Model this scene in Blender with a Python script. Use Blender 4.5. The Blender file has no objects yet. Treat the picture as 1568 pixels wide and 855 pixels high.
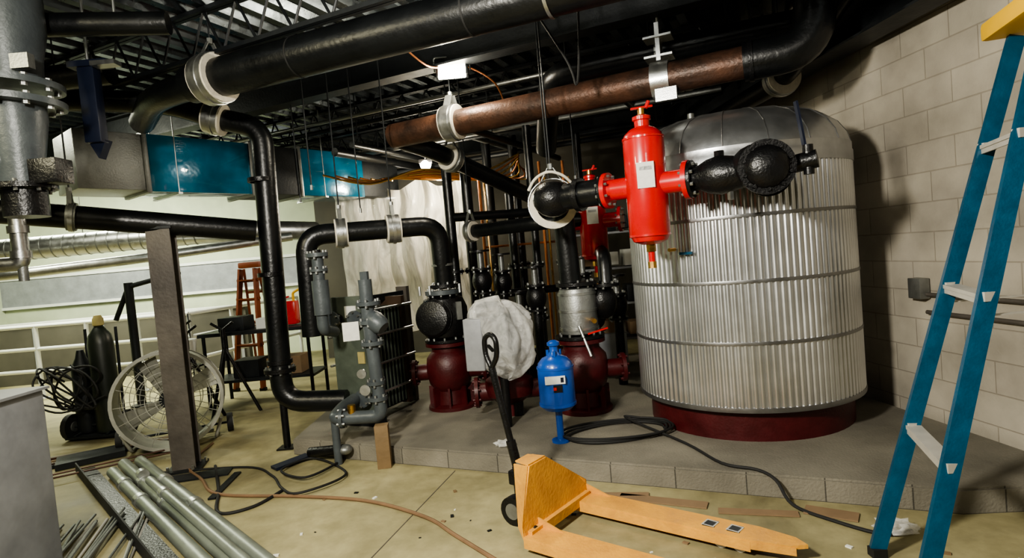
import bpy,bmesh,math,random
from mathutils import Vector,Matrix,noise
random.seed(4)
V=Vector
A=V((.911,-.412,0));Bd=V((.412,.911,0));RZ=math.atan2(-.412,.911)
SC=bpy.context.scene
# ---------------------------------------------------------------- materials
def M(name,col,rough=.5,metal=0,var=.25,scale=6,bump=.0,col2=None,coat=0,bscale=None,rv=.15):
    m=bpy.data.materials.new(name);m.use_nodes=True;t=m.node_tree;n=t.nodes;l=t.links
    b=n['Principled BSDF'];b.inputs['Metallic'].default_value=metal
    tc=n.new('ShaderNodeTexCoord');no=n.new('ShaderNodeTexNoise');no.inputs['Scale'].default_value=scale;no.inputs['Detail'].default_value=3.5;no.inputs['Roughness'].default_value=.65
    l.new(tc.outputs['Object'],no.inputs['Vector'])
    r=n.new('ShaderNodeValToRGB');r.color_ramp.elements[0].position=.3;r.color_ramp.elements[1].position=.7
    c2=col2 or tuple(c*(1-var) for c in col)
    r.color_ramp.elements[0].color=(*c2,1);r.color_ramp.elements[1].color=(*col,1)
    l.new(no.outputs['Fac'],r.inputs['Fac']);l.new(r.outputs['Color'],b.inputs['Base Color'])
    mr=n.new('ShaderNodeMapRange');mr.inputs['To Min'].default_value=max(.04,rough-rv);mr.inputs['To Max'].default_value=min(1,rough+rv)
    l.new(no.outputs['Fac'],mr.inputs['Value']);l.new(mr.outputs['Result'],b.inputs['Roughness'])
    if coat:b.inputs['Coat Weight'].default_value=coat
    if bump:
        n2=n.new('ShaderNodeTexNoise');n2.inputs['Scale'].default_value=bscale or scale*8;n2.inputs['Detail'].default_value=3
        l.new(tc.outputs['Object'],n2.inputs['Vector'])
        bp=n.new('ShaderNodeBump');bp.inputs['Strength'].default_value=bump;bp.inputs['Distance'].default_value=.02
        l.new(n2.outputs['Fac'],bp.inputs['Height']);l.new(bp.outputs['Normal'],b.inputs['Normal'])
    return m
def EM(name,col,s):
    m=bpy.data.materials.new(name);m.use_nodes=True;b=m.node_tree.nodes['Principled BSDF']
    b.inputs['Base Color'].default_value=(*col,1);b.inputs['Emission Color'].default_value=(*col,1);b.inputs['Emission Strength'].default_value=s
    return m
black=M('black_pipe_coating',(.006,.007,.008),.34,0,.5,4,.12,rv=.1)
blackp=M('black_cast_iron',(.010,.010,.011),.33,.2,.5,9,.2)
galv=M('galvanised_steel',(.60,.61,.60),.33,.95,.25,14,.05)
dgalv=M('dull_galvanised',(.32,.33,.32),.45,.8,.3,8,.1)
jack=M('tank_aluminium_jacket',(.70,.71,.72),.34,.92,.22,2,0)
jackd=M('tank_dome_metal',(.52,.53,.54),.34,.9,.35,4,.05)
band=M('tank_band_metal',(.28,.28,.28),.4,.9,.2,10)
dred=M('shaded_dark_red_paint',(.075,.005,.007),.45,0,.4,7,.1)  # dark red, lowered further to put the pumps' shade into the colour
red=M('red_gloss_paint',(.60,.008,.010),.28,0,.15,5,coat=.5,rv=.05)
blue=M('blue_gloss_paint',(.008,.08,.40),.32,0,.2,6,coat=.3)
yel=M('yellow_paint_worn',(.80,.40,.06),.5,0,.3,7,.15,col2=(.56,.27,.06))
yelc=M('yellow_plastic',(.85,.50,.02),.5,0,.1)
rust=M('rusty_brown_pipe',(.12,.055,.032),.45,.4,.5,5,.2,col2=(.03,.02,.016))
cream=M('cream_insulation',(.75,.70,.58),.8,0,.2,20,.2)
green=M('heat_exchanger_green_grey',(.10,.12,.095),.45,0,.3,6,.1)
greyp=M('grey_pipe_paint',(.09,.105,.115),.4,.1,.3,6,.1)
steelb=M('brown_grey_steel',(.125,.11,.095),.5,.2,.4,5,.1)
dsteel=M('dark_structural_steel',(.016,.019,.022),.5,.4,.4,5,.1)
teal=M('blue_duct_film',(.0,.20,.36),.16,.1,.6,2.0,.4,bscale=4,coat=.7)
tealr=M('blue_fibreglass',(.004,.07,.135),.4,0,.3,12,.1)
alu=M('aluminium',(.75,.74,.70),.35,.9,.15,9)
alup=M('pale_aluminium',(.55,.53,.48),.5,.3,.15,9)
white=M('white_paint',(.74,.75,.72),.5,0,.12,4)
lgrey=M('light_grey_enamel',(.30,.31,.33),.45,.1,.3,5,.05)
brass=M('brass',(.75,.45,.15),.3,1,.2)
copper=M('copper',(.7,.28,.12),.35,.9,.3)
rubber=M('black_rubber',(.012,.012,.012),.7,0,.3)
hoseb=M('brown_hose',(.22,.13,.07),.6,0,.3)
wood=M('wood_block',(.24,.16,.08),.7,0,.4,3,.2)
orange=M('orange_fibreglass',(.20,.045,.012),.45,0,.2)
olive=M('cylinder_dark_green',(.015,.02,.015),.4,0,.3)
fanw=M('fan_dusty_white',(.42,.42,.37),.5,.2,.4,5,.1)
label=M('paper_label',(.8,.8,.75),.6,0,.15,30)
cardb=M('cardboard',(.24,.16,.09),.8,0,.2)
bluew=M('blue_black_steel',(.010,.016,.04),.45,.2,.3)
pvc=M('grey_green_conduit',(.30,.33,.29),.38,.55,.35,4,.05)
deckm=M('roof_deck_steel',(.13,.15,.165),.28,.9,.5,3,.05)
tgold=M('dull_yellow_tag',(.5,.42,.17),.6)
def plastic(name,tr,col=(.9,.9,.87),rough=.16,tf=.45,bs=3.,bst=.6,vs=.35):
    m=bpy.data.materials.new(name);m.use_nodes=True;t=m.node_tree;n=t.nodes;l=t.links
    b=n['Principled BSDF'];o=n['Material Output'];b.inputs['Base Color'].default_value=(*col,1);b.inputs['Roughness'].default_value=rough
    tc=n.new('ShaderNodeTexCoord');mp=n.new('ShaderNodeMapping');mp.inputs['Scale'].default_value=(bs,bs,bs*vs);l.new(tc.outputs['Object'],mp.inputs[0])
    no=n.new('ShaderNodeTexNoise');no.inputs['Scale'].default_value=2.;no.inputs['Detail'].default_value=4;no.inputs['Distortion'].default_value=1.5;l.new(mp.outputs[0],no.inputs['Vector'])
    bp=n.new('ShaderNodeBump');bp.inputs['Strength'].default_value=bst;bp.inputs['Distance'].default_value=.08;l.new(no.outputs['Fac'],bp.inputs['Height']);l.new(bp.outputs[0],b.inputs['Normal'])
    tl=n.new('ShaderNodeBsdfTranslucent');tl.inputs['Color'].default_value=(*col,1);ts=n.new('ShaderNodeBsdfTransparent')
    m1=n.new('ShaderNodeMixShader');m1.inputs[0].default_value=tf;l.new(b.outputs[0],m1.inputs[1]);l.new(tl.outputs[0],m1.inputs[2])
    m2=n.new('ShaderNodeMixShader');mr=n.new('ShaderNodeMapRange');mr.inputs['From Min'].default_value=.3;mr.inputs['From Max'].default_value=.7;mr.inputs['To Min'].default_value=tr-.2;mr.inputs['To Max'].default_value=min(1,tr+.2);l.new(no.outputs['Fac'],mr.inputs['Value']);l.new(mr.outputs[0],m2.inputs[0])
    l.new(m1.outputs[0],m2.inputs[1]);l.new(ts.outputs[0],m2.inputs[2]);l.new(m2.outputs[0],o.inputs[0])
    return m
sheet=plastic('plastic_sheet',.30,(.88,.86,.76),.2,.3);bagm=plastic('plastic_bag_film',.50,(.97,.97,.95),.07,.35,5.,.3,1.)
def blockmat(name,c1,c2,mort,rz,bw=.4,bh=.2,planar=False):
    m=bpy.data.materials.new(name);m.use_nodes=True;t=m.node_tree;n=t.nodes;l=t.links;b=n['Principled BSDF'];b.inputs['Roughness'].default_value=.85
    tc=n.new('ShaderNodeTexCoord');mp=n.new('ShaderNodeMapping');mp.inputs['Rotation'].default_value=(0,0,rz);l.new(tc.outputs['Object'],mp.inputs['Vector'])
    s=n.new('ShaderNodeSeparateXYZ');c=n.new('ShaderNodeCombineXYZ');l.new(mp.outputs[0],s.inputs[0]);l.new(s.outputs['X'],c.inputs['X']);l.new(s.outputs['Z'],c.inputs['Y'])
    br=n.new('ShaderNodeTexBrick');br.inputs['Scale'].default_value=1;br.inputs['Brick Width'].default_value=bw;br.inputs['Row Height'].default_value=bh;br.inputs['Mortar Size'].default_value=.005;br.inputs['Mortar Smooth'].default_value=.5
    br.inputs['Color1'].default_value=(*c1,1);br.inputs['Color2'].default_value=(*c2,1);br.inputs['Mortar'].default_value=(*mort,1);l.new(c.outputs[0],br.inputs['Vector'])
    col=br.outputs['Color'];fac=br.outputs['Fac']
    if planar: # joints only on the vertical faces
        g=n.new('ShaderNodeNewGeometry');sp=n.new('ShaderNodeSeparateXYZ');l.new(g.outputs['Normal'],sp.inputs[0])
        mp2=n.new('ShaderNodeMix');mp2.data_type='RGBA';l.new(sp.outputs['Z'],mp2.inputs[0]);l.new(col,mp2.inputs[6]);mp2.inputs[7].default_value=(*c2,1);col=mp2.outputs[2]
    no=n.new('ShaderNodeTexNoise');no.inputs['Scale'].default_value=2.2;no.inputs['Detail'].default_value=5;l.new(tc.outputs['Object'],no.inputs['Vector'])
    mr=n.new('ShaderNodeMapRange');mr.inputs['From Min'].default_value=.3;mr.inputs['From Max'].default_value=.7;mr.inputs['To Min'].default_value=.6;mr.inputs['To Max'].default_value=1.1;l.new(no.outputs['Fac'],mr.inputs['Value'])
    mx=n.new('ShaderNodeMix');mx.data_type='RGBA';mx.blend_type='MULTIPLY';mx.inputs[0].default_value=1;l.new(col,mx.inputs[6]);l.new(mr.outputs['Result'],mx.inputs[7]);l.new(mx.outputs[2],b.inputs['Base Color'])
    n2=n.new('ShaderNodeTexNoise');n2.inputs['Scale'].default_value=70;n2.inputs['Detail'].default_value=3;l.new(tc.outputs['Object'],n2.inputs['Vector'])
    if planar:
        h=n2.outputs['Fac']
    else:
        ad=n.new('ShaderNodeMath');ad.operation='MULTIPLY_ADD';ad.inputs[1].default_value=.35;l.new(n2.outputs['Fac'],ad.inputs[0])
        iv=n.new('ShaderNodeMath');iv.operation='SUBTRACT';iv.inputs[0].default_value=1;l.new(fac,iv.inputs[1]);l.new(iv.outputs[0],ad.inputs[2]);h=ad.outputs[0]
    bp=n.new('ShaderNodeBump');bp.inputs['Strength'].default_value=.5;bp.inputs['Distance'].default_value=.008;l.new(h,bp.inputs['Height']);l.new(bp.outputs[0],b.inputs['Normal'])
    return m
blockw=blockmat('painted_block',(.46,.42,.345),(.42,.38,.315),(.33,.295,.24),0)
padm=blockmat('concrete_curb_block',(.25,.23,.185),(.205,.19,.152),(.08,.074,.06),-RZ,.4,.4,True)
def floormat():
    m=bpy.data.materials.new('dusty_concrete');m.use_nodes=True;t=m.node_tree;n=t.nodes;l=t.links;b=n['Principled BSDF']
    tc=n.new('ShaderNodeTexCoord')
    def N(s,d,dist=0):
        x=n.new('ShaderNodeTexNoise');x.inputs['Scale'].default_value=s;x.inputs['Detail'].default_value=d;x.inputs['Roughness'].default_value=.62;x.inputs['Distortion'].default_value=dist;l.new(tc.outputs['Object'],x.inputs['Vector']);return x
    a=N(.9,6,.4);r=n.new('ShaderNodeValToRGB');l.new(a.outputs['Fac'],r.inputs[0]);e=r.color_ramp.elements
    e[0].position=.30;e[0].color=(.12,.102,.055,1);e[1].position=.68;e[1].color=(.41,.365,.20,1);x=e.new(.48);x.color=(.29,.258,.138,1)
    c=N(9,5);r2=n.new('ShaderNodeValToRGB');l.new(c.outputs['Fac'],r2.inputs[0]);r2.color_ramp.elements[0].position=.25;r2.color_ramp.elements[0].color=(.72,.72,.69,1);r2.color_ramp.elements[1].position=.65
    mx=n.new('ShaderNodeMix');mx.data_type='RGBA';mx.blend_type='MULTIPLY';mx.inputs[0].default_value=1;l.new(r.outputs[0],mx.inputs[6]);l.new(r2.outputs[0],mx.inputs[7])
    l.new(mx.outputs[2],b.inputs['Base Color'])
    mr=n.new('ShaderNodeMapRange');mr.inputs['To Min'].default_value=.4;mr.inputs['To Max'].default_value=.9;l.new(a.outputs['Fac'],mr.inputs['Value']);l.new(mr.outputs['Result'],b.inputs['Roughness'])
    bp=n.new('ShaderNodeBump');bp.inputs['Strength'].default_value=.25;bp.inputs['Distance'].default_value=.01;l.new(c.outputs['Fac'],bp.inputs['Height']);l.new(bp.outputs[0],b.inputs['Normal'])
    return m
floorm=floormat()
farw=M('pale_green_plaster',(.58,.63,.46),.8,0,.3,1.2,.05)
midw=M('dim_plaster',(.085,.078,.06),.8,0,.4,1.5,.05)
# ---------------------------------------------------------------- builder
class O:
    def __init__(s,name,par=None):s.name=name;s.bm=bmesh.new();s.mats=[]
    def mi(s,m):
        if m not in s.mats:s.mats.append(m)
        return s.mats.index(m)
    def add(s,vs,fs,m):
        i=s.mi(m);bv=[s.bm.verts.new(v) for v in vs]
        for f in fs:
            try:q=s.bm.faces.new([bv[k] for k in f]);q.material_index=i;q.smooth=True
            except ValueError:pass
        return s
    def fr(s,ax):
        return V(ax).normalized().to_track_quat('Z','Y').to_matrix()
    def lathe(s,prof,o,ax=(0,0,1),m=None,n=28):
        R=s.fr(ax) if tuple(ax)!=(0,0,1) else Matrix.Identity(3);o=V(o);vs=[];fs=[];k=len(prof)
        for j in range(n):
            a=2*math.pi*j/n;c,d=math.cos(a),math.sin(a)
            for r,z in prof:vs.append(o+R@V((r*c,r*d,z)))
        for j in range(n):
            j2=(j+1)%n
            for i in range(k-1):fs.append((j*k+i,j2*k+i,j2*k+i+1,j*k+i+1))
        if prof[0][0]>1e-6:fs.append([j*k for j in range(n)][::-1])
        if prof[-1][0]>1e-6:fs.append([j*k+k-1 for j in range(n)])
        return s.add(vs,fs,m)
    def cyl(s,p,q,r,m,r2=None,n=20):
        p,q=V(p),V(q);L=(q-p).length
        return s.lathe([(r,0),(r if r2 is None else r2,L)],p,(q-p)/L,m,n)
    def ring(s,c,ax,ro,ri,t,m,n=28):
        R=s.fr(ax);c=V(c);vs=[];fs=[]
        for j in range(n):
            a=2*math.pi*j/n
            for r,z in ((ri,-t/2),(ro,-t/2),(ro,t/2),(ri,t/2)):vs.append(c+R@V((r*math.cos(a),r*math.sin(a),z)))
        for j in range(n):
            j2=(j+1)%n
            for i in range(4):fs.append((j*4+i,j2*4+i,j2*4+(i+1)%4,j*4+(i+1)%4))
        return s.add(vs,fs,m)
    def flange(s,c,ax,r,t,m,nb=8,bm_=None,br=.011):
        ax=V(ax).normalized();c=V(c);s.cyl(c-ax*t/2,c+ax*t/2,r,m,n=32);R=s.fr(ax)
        for j in range(nb):
            a=2*math.pi*(j+.5)/nb;q=c+R@V((r*.83*math.cos(a),r*.83*math.sin(a),0));s.cyl(q-ax*(t/2+.018),q+ax*(t/2+.018),br,bm_ or dgalv,n=6)
        return s
    def box(s,c,sz,m,rz=0,R=None,bev=0):
        c=V(c);R=R or Matrix.Rotation(rz,3,'Z');h=V(sz)/2
        if bev:
            t=bmesh.new();bmesh.ops.create_cube(t,size=1);bmesh.ops.scale(t,vec=V(sz),verts=t.verts);bmesh.ops.bevel(t,geom=t.edges[:],offset=bev,segments=2,affect='EDGES',profile=.6)
            vs=[c+R@v.co for v in t.verts];t.verts.index_update();fs=[[v.index for v in f.verts] for f in t.faces];t.free();return s.add(vs,fs,m)
        vs=[c+R@V((x*h.x,y*h.y,z*h.z)) for x in(-1,1) for y in(-1,1) for z in(-1,1)]
        return s.add(vs,[(0,1,3,2),(4,6,7,5),(0,4,5,1),(2,3,7,6),(0,2,6,4),(1,5,7,3)],m)
    def beam(s,p,q,w,h,m,up=(0,0,1)):
        p,q=V(p),V(q);x=(q-p);L=x.length;x.normalize();y=V(up).cross(x)
        if y.length<1e-3:y=V((0,1,0))
        y.normalize();z=x.cross(y);R=Matrix((x,y,z)).transposed()
        return s.box((p+q)/2,(L,w,h),m,R=R)
    def prism(s,pts,th,m):
        th=V(th);pts=[V(p) for p in pts];k=len(pts);vs=pts+[p+th for p in pts]
        fs=[list(range(k))[::-1],list(range(k,2*k))]+[(i,(i+1)%k,k+(i+1)%k,k+i) for i in range(k)]
        return s.add(vs,fs,m)
    def tube(s,path,r,m,bend=0,n=14,closed=False):
        P=[V(p) for p in path]
        if bend:
            Q=[P[0]]
            for i in range(1,len(P)-1):
                a,b,c=P[i-1],P[i],P[i+1];u=(a-b);w=(c-b);lu,lw=u.length,w.length;u.normalize();w.normalize()
                d=min(bend,lu*.49,lw*.49)
                if u.dot(w)<-.995:Q.append(b);continue
                s0=b+u*d;e0=b+w*d
                for k in range(9):
                    t=k/8;Q.append(s0.lerp(b,t).lerp(b.lerp(e0,t),t))
            Q.append(P[-1]);P=Q
        vs=[];fs=[];pr=None
        for i,p in enumerate(P):
            t=(P[min(i+1,len(P)-1)]-P[max(i-1,0)]).normalized()
            if pr is None:
                nx=t.orthogonal().normalized()
            else:nx=(pr-t*pr.dot(t)).normalized()
            pr=nx;ny=t.cross(nx)
            rr=r
            for j in range(n):
                a=2*math.pi*j/n;vs.append(p+nx*math.cos(a)*rr+ny*math.sin(a)*rr)
        for i in range(len(P)-1):
            for j in range(n):
                j2=(j+1)%n;fs.append((i*n+j,i*n+j2,(i+1)*n+j2,(i+1)*n+j))
        fs.append(list(range(n))[::-1]);fs.append([(len(P)-1)*n+j for j in range(n)])
        return s.add(vs,fs,m)
    def curve(s,pts,r,m,n=8,sub=8):
        P=[V(p) for p in pts];Q=[]
        for i in range(len(P)-1):
            a=P[max(i-1,0)];b=P[i];c=P[i+1];d=P[min(i+2,len(P)-1)]
            for k in range(sub):
                t=k/sub;Q.append(.5*((2*b)+(c-a)*t+(2*a-5*b+4*c-d)*t*t+(3*b-a-3*c+d)*t**3))
        Q.append(P[-1]);return s.tube(Q,r,m,n=n)
    def ball(s,c,r,m,sc=(1,1,1),n=20):
        t=bmesh.new();bmesh.ops.create_uvsphere(t,u_segments=n,v_segments=n//2,radius=r);t.verts.index_update()
        vs=[V(c)+V((v.co.x*sc[0],v.co.y*sc[1],v.co.z*sc[2])) for v in t.verts];fs=[[v.index for v in f.verts] for f in t.faces];t.free();return s.add(vs,fs,m)
    def done(s,ang=35,smooth=True,rot=0):
        bmesh.ops.recalc_face_normals(s.bm,faces=s.bm.faces[:])
        vs=s.bm.verts;mn=V([min(v.co[i] for v in vs) for i in range(3)]);mxx=V([max(v.co[i] for v in vs) for i in range(3)])
        c=V(((mn.x+mxx.x)/2,(mn.y+mxx.y)/2,mn.z));bmesh.ops.translate(s.bm,vec=-c,verts=vs)
        if rot:bmesh.ops.rotate(s.bm,cent=(0,0,0),matrix=Matrix.Rotation(-rot,3,'Z'),verts=vs)
        me=bpy.data.meshes.new(s.name);s.bm.to_mesh(me);s.bm.free()
        for m in s.mats:me.materials.append(m)
        if smooth:me.set_sharp_from_angle(angle=math.radians(ang))
        else:
            for p in me.polygons:p.use_smooth=False
        o=bpy.data.objects.new(s.name,me);o.location=c;o.rotation_euler[2]=rot;SC.collection.objects.link(o);return o
DZ=3.45
def collar(o,c,ax,r,L=.16,ri=None):
    ax=V(ax).normalized();c=V(c)
    o.cyl(c-ax*L/2,c+ax*L/2,r*1.0,galv,n=28)
    o.cyl(c-ax*(L/2+.012),c+ax*(L/2+.012),r*.97,cream,n=28)
def hanger(c,r,z=DZ,ax=(1,0,0),strap=.03,name='pipe_hanger'):
    o=O(name);c=V(c);ax=V(ax).normalized()
    o.ring(c,ax,r+.006,r,strap,galv)
    side=ax.cross(V((0,0,1))).normalized()
    for sgn in(-1,1):
        o.beam(c+side*sgn*r*.95,c+side*sgn*.02+V((0,0,r+.08)),strap,.006,dgalv,up=ax.cross(V((0,0,1))))
    o.cyl(c+V((0,0,r+.07)),c+V((0,0,r+.11)),.02,dgalv,n=6)
    o.cyl(c+V((0,0,r+.07)),(c.x,c.y,z),.006,dsteel,n=8);o.done()
# ---------------------------------------------------------------- room
o=O('floor');o.box((-3,4,-.1),(14,16,.2),floorm);o.done(smooth=False)
def wall(name,p,q,h,m,t=.2):
    p,q=V(p),V(q);d=q-p;L=d.length;o=O(name);o.box((L/2,-t/2,h/2),(L,t,h),m)
    bmesh.ops.recalc_face_normals(o.bm,faces=o.bm.faces[:]);me=bpy.data.meshes.new(name);o.bm.to_mesh(me);me.materials.append(m)
    for pp in me.polygons:pp.use_smooth=False
    ob=bpy.data.objects.new(name,me);ob.location=p;ob.rotation_euler[2]=math.atan2(d.y,d.x);SC.collection.objects.link(ob)
wall('wall_right',(2.93,2.5,0),(2.45,8.2,0),3.6,blockw)
wall('wall_front_right',(3.4,-3,0),(2.93,2.5,0),3.6,blockw)
wall('wall_back',(2.9,11,0),(-9.6,11,0),3.6,farw)
wall('wall_left',(-9.5,11,0),(-9.5,-3.4,0),3.6,farw)
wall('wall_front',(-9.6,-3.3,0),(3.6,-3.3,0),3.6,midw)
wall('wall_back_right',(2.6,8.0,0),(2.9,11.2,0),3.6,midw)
wall('wall_added_dark_screen',(2.5,9.0,0),(-3.2,9.9,0),3.40,midw,.12)  # added dark wall, put in to darken the background behind the pumps
o=O('ceiling');O0=V((-2,4,0));per=.2;prof=[(0,0),(.07,0),(.10,.055),(.17,.055)]
xs=[];k=-58
while k<58:
    for a,z in prof:xs.append((k*per+a,z))
    k+=1
vs=[];fs=[]
for a,z in xs:
    for b in(-12,12):vs.append(O0+A*a+Bd*b+V((0,0,DZ+z)))
for i in range(len(xs)-1):fs.append((2*i,2*i+1,2*i+3,2*i+2))
o.add(vs,fs,deckm)
for (co,no) in (((3.6,0,0),(1,0,0)),((-9.8,0,0),(-1,0,0)),((0,11.3,0),(0,1,0)),((0,-3.6,0),(0,-1,0))):
    bmesh.ops.bisect_plane(o.bm,geom=o.bm.verts[:]+o.bm.edges[:]+o.bm.faces[:],plane_co=co,plane_no=no,clear_outer=True)
ob=o.done(smooth=False)
o=O('concrete_housekeeping_pad')
o.prism([(-1.92,4.80,0),(2.15,2.88,0),(2.86,2.82,0),(2.50,7.2,0),(-1.4,7.2,0),(-1.92,6.2,0)],(0,0,.13),padm)
bmesh.ops.bevel(o.bm,geom=[e for e in o.bm.edges if all(v.co.z>.1 for v in e.verts)],offset=.012,segments=2,affect='EDGES')
o.done(30)
o=O('floor_joint_seam');o.beam((-.52,4.1,.001),(-.95,2.6,.001),.006,.002,steelb);o.done()
# ---------------------------------------------------------------- tank
TX,TY,TR=1.73,4.48,.79
def tank():
    o=O('storage_tank')
    nr=116;seg=6;n=nr*seg;vs=[];fs=[];zs=[.345,.79,1.19,1.61,1.96];k=len(zs)
    for j in range(n):
        ph=j%seg;off=(0,.009,.011,.011,.009,0)[ph]
        a=2*math.pi*j/n
        for z in zs:vs.append((TX+(TR-.006+off)*math.cos(a),TY+(TR-.006+off)*math.sin(a),z))
    for j in range(n):
        j2=(j+1)%n
        for i in range(k-1):fs.append((j*k+i,j2*k+i,j2*k+i+1,j*k+i+1))
    o.add(vs,fs,jack)
    for z,h in((.355,.016),(.79,.011),(1.19,.011),(1.61,.011)):
        o.lathe([(TR-.02,-h),(TR+.008,-h),(TR+.010,0),(TR+.008,h),(TR-.02,h)],(TX,TY,z),m=band,n=96)
    o.lathe([(TR-.02,.0),(TR+.010,.0),(TR+.010,.075),(TR+.004,.085),(TR+.004,.13),(TR-.01,.135)],(TX,TY,1.93),m=jackd,n=96)
    R0=TR;pr=[(R0,2.06),(R0*.975,2.13),(R0*.91,2.21),(R0*.79,2.285),(R0*.63,2.335),(R0*.44,2.365),(R0*.25,2.38),(.12,2.385)]
    o.lathe([(r,z-2.06) for r,z in pr],(TX,TY,2.06),m=jackd,n=96)
    for g in range(18):
        a=2*math.pi*g/18+.1;path=[(TX+r*math.cos(a),TY+r*math.sin(a),z+.001) for r,z in pr];o.tube(path,.004,band,n=6)
    o.cyl((TX-.28,TY,2.36),(TX-.28,TY,2.43),.025,dgalv)
    o.lathe([(.70,.13),(.72,.13),(.72,.35),(.6,.36)],(TX,TY,0),m=dred,n=64)
    o.cyl((TX-.62,TY-.52,1.43),(TX-.67,TY-.56,1.43),.012,brass);o.box((TX-.57,TY-.60,1.40),(.09,.02,.018),tealr,rz=-.75)
    o.done(40)
tank()
# ---------------------------------------------------------------- overhead piping
def run(name,path,r,m,bend=0,n=24):
    o=O(name);o.tube(path,r,m,bend,n);return o
o=run('black_insulated_main_pipe',[(-2.22,4.39,2.94),(.42,3.33,2.94),(1.75,2.8,2.94)],.135,black)
for t in(.35,.8):
    p=V((-2.22,4.39,2.94)).lerp(V((.42,3.33,2.94)),t);o.ring(p,A,.137,.13,.012,rubber)
collar(o,(-2.02,4.31,2.94),(2.64,-1.06,0),.18,.13)
o.tube([(-2.05,4.32,2.94),(-2.6,4.55,2.92),(-3.1,5.2,2.92)],.10,black,.25)
o.done(rot=RZ)
hanger((-2.02,4.31,2.94),.18,ax=(2.64,-1.06,0));hanger((.35,3.36,2.94),.137,ax=A,strap=.02)
o=run('rust_brown_pipe',[(-.98,5.48,2.67),(1.80,4.06,2.67)],.11,rust,0)
collar(o,(-.40,5.19,2.68),A,.155,.12)
o.done(rot=RZ)
o=O('black_elbow_pipe');o.tube([(1.72,4.10,2.67),(2.1,3.91,2.67),(2.2,3.95,3.45)],.13,black,.22,24);o.ring((1.76,4.08,2.67),A,.14,.11,.03,blackp);o.done()
hanger((-.40,5.19,2.68),.157,ax=A,strap=.07)
o=O('strut_clamp_hanger');c=V((1.22,4.37,2.67));o.ring(c,A,.135,.112,.13,galv);o.beam(c+V((0,0,.13)),c+V((0,0,.4)),.13,.03,galv,up=A);o.box(c+V((0,0,.16)),(.2,.16,.015),galv,rz=RZ);o.box(c+V((0,0,.3)),(.2,.16,.015),galv,rz=RZ);o.cyl(c+V((0,0,.3)),(c.x,c.y,DZ),.008,dgalv);o.box(c+V((0,-.1,-.13)),(.15,.05,.09),galv,rz=RZ);o.done()
o=run('black_upper_pipe',[(.45,5.9,2.5),(.47,5.05,2.97),(2.2,4.3,2.97)],.10,black,.2);o.done();hanger((1.3,4.69,2.97),.105,ax=A)
o=run('black_wall_side_pipe',[(2.25,6.6,2.72),(2.36,4.9,2.73),(2.3,3.6,3.1),(2.3,3.2,3.44)],.09,black,.3);collar(o,(2.355,4.9,2.74),(0,1,0),.14,.1);o.done();hanger((2.355,4.9,2.74),.142,ax=(0,1,0))
o=run('black_diagonal_pipe',[(-.98,5.5,2.66),(-.66,5.65,2.55),(.32,7.1,2.16),(.5,8.6,2.1)],.085,black,.2);collar(o,(-.5,5.9,2.49),(1,1.45,-.39),.13,.09);o.done();hanger((-.5,5.9,2.49),.132,ax=(1,1.45,-.39))
o=run('black_riser_pipe',[(-4.3,4.75,3.12),(-2.75,4.95,3.0),(-2.31,5.0,2.83),(-2.0,5.03,2.74),(-2.05,5.0,.40),(-1.50,4.99,.37)],.09,black,.2)
collar(o,(-2.36,4.99,2.84),(1,.06,-.3),.135,.12)
for z in(2.3,1.5,.75):o.ring((-2.04,5.0,z),(0,0,1),.105,.088,.035,blackp)
o.flange((-2.045,5.0,.68),(0,0,1),.13,.035,blackp)
o.cyl((-2.05,5.0,0),(-2.05,5.0,.42),.03,blackp);o.box((-2.05,5.0,.006),(.14,.14,.012),blackp)
o.done();hanger((-2.36,4.99,2.84),.137,ax=(1,.06,-.3))
o=run('black_u_pipe',[(-1.72,4.95,.95),(-1.70,4.95,1.80),(-.62,5.30,1.81),(-.62,5.36,1.24)],.085,black,.17)
collar(o,(-1.42,5.04,1.80),(1,.32,0),.125,.08);collar(o,(-1.0,5.18,1.805),(1,.32,0),.125,.1)
o.flange((-.62,5.36,1.26),(0,0,1),.13,.03,blackp);o.ring((-.62,5.355,1.45),(0,0,1),.10,.08,.02,dgalv)
o.done();hanger((-1.42,5.04,1.80),.127,ax=(1,.32,0));hanger((-1.0,5.18,1.805),.127,ax=(1,.32,0))
o=run('black_branch_pipe',[(-.40,5.85,1.75),(.30,5.32,1.75),(.66,5.3,1.75)],.065,black,.1);collar(o,(-.36,5.82,1.75),(1,-.7,0),.1,.06);o.done();hanger((-.36,5.82,1.75),.102,ax=(1,-.7,0))
o=run('black_horizontal_pipe',[(-4.5,3.7,2.25),(-3.57,4.2,2.11),(-2.13,5.0,1.88)],.088,black,0)
o.ring((-3.22,4.4,2.055),(1,.55,-.16),.105,.088,.06,dgalv);o.done(rot=.5);hanger((-3.22,4.4,2.055),.107,ax=(1,.55,-.16))
o=O('black_standpipe_group')
for x,y,z0,z1,r in((-.62,6.5,.13,2.7,.055),(-.42,6.6,.13,2.6,.06),(.05,6.9,.13,2.2,.05),(.3,6.6,.13,2.9,.045),(.62,6.9,.13,2.0,.05),(.15,7.6,0,3.0,.06),(-.2,7.9,0,3.3,.06),(1.0,7.8,0,3.0,.05)):
    o.cyl((x,y,z0),(x,y,z1),r,black);o.flange((x,y,1.35),(0,0,1),r*1.8,.03,blackp,6);o.flange((x,y,.75),(0,0,1),r*1.8,.03,blackp,6)
o.tube([(-.62,6.5,1.95),(.62,6.9,1.95)],.05,black);o.tube([(-.42,6.6,1.05),(.9,6.95,1.05)],.045,black);o.done()
o=O('copper_standpipes')
for x,y in((-.3,7.2),(.45,7.3),(.75,7.4)):
    o.cyl((x,y,.0),(x,y,2.6),.018,copper,n=10);o.cyl((x+.06,y,.0),(x+.06,y,2.4),.014,brass,n=10)
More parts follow.
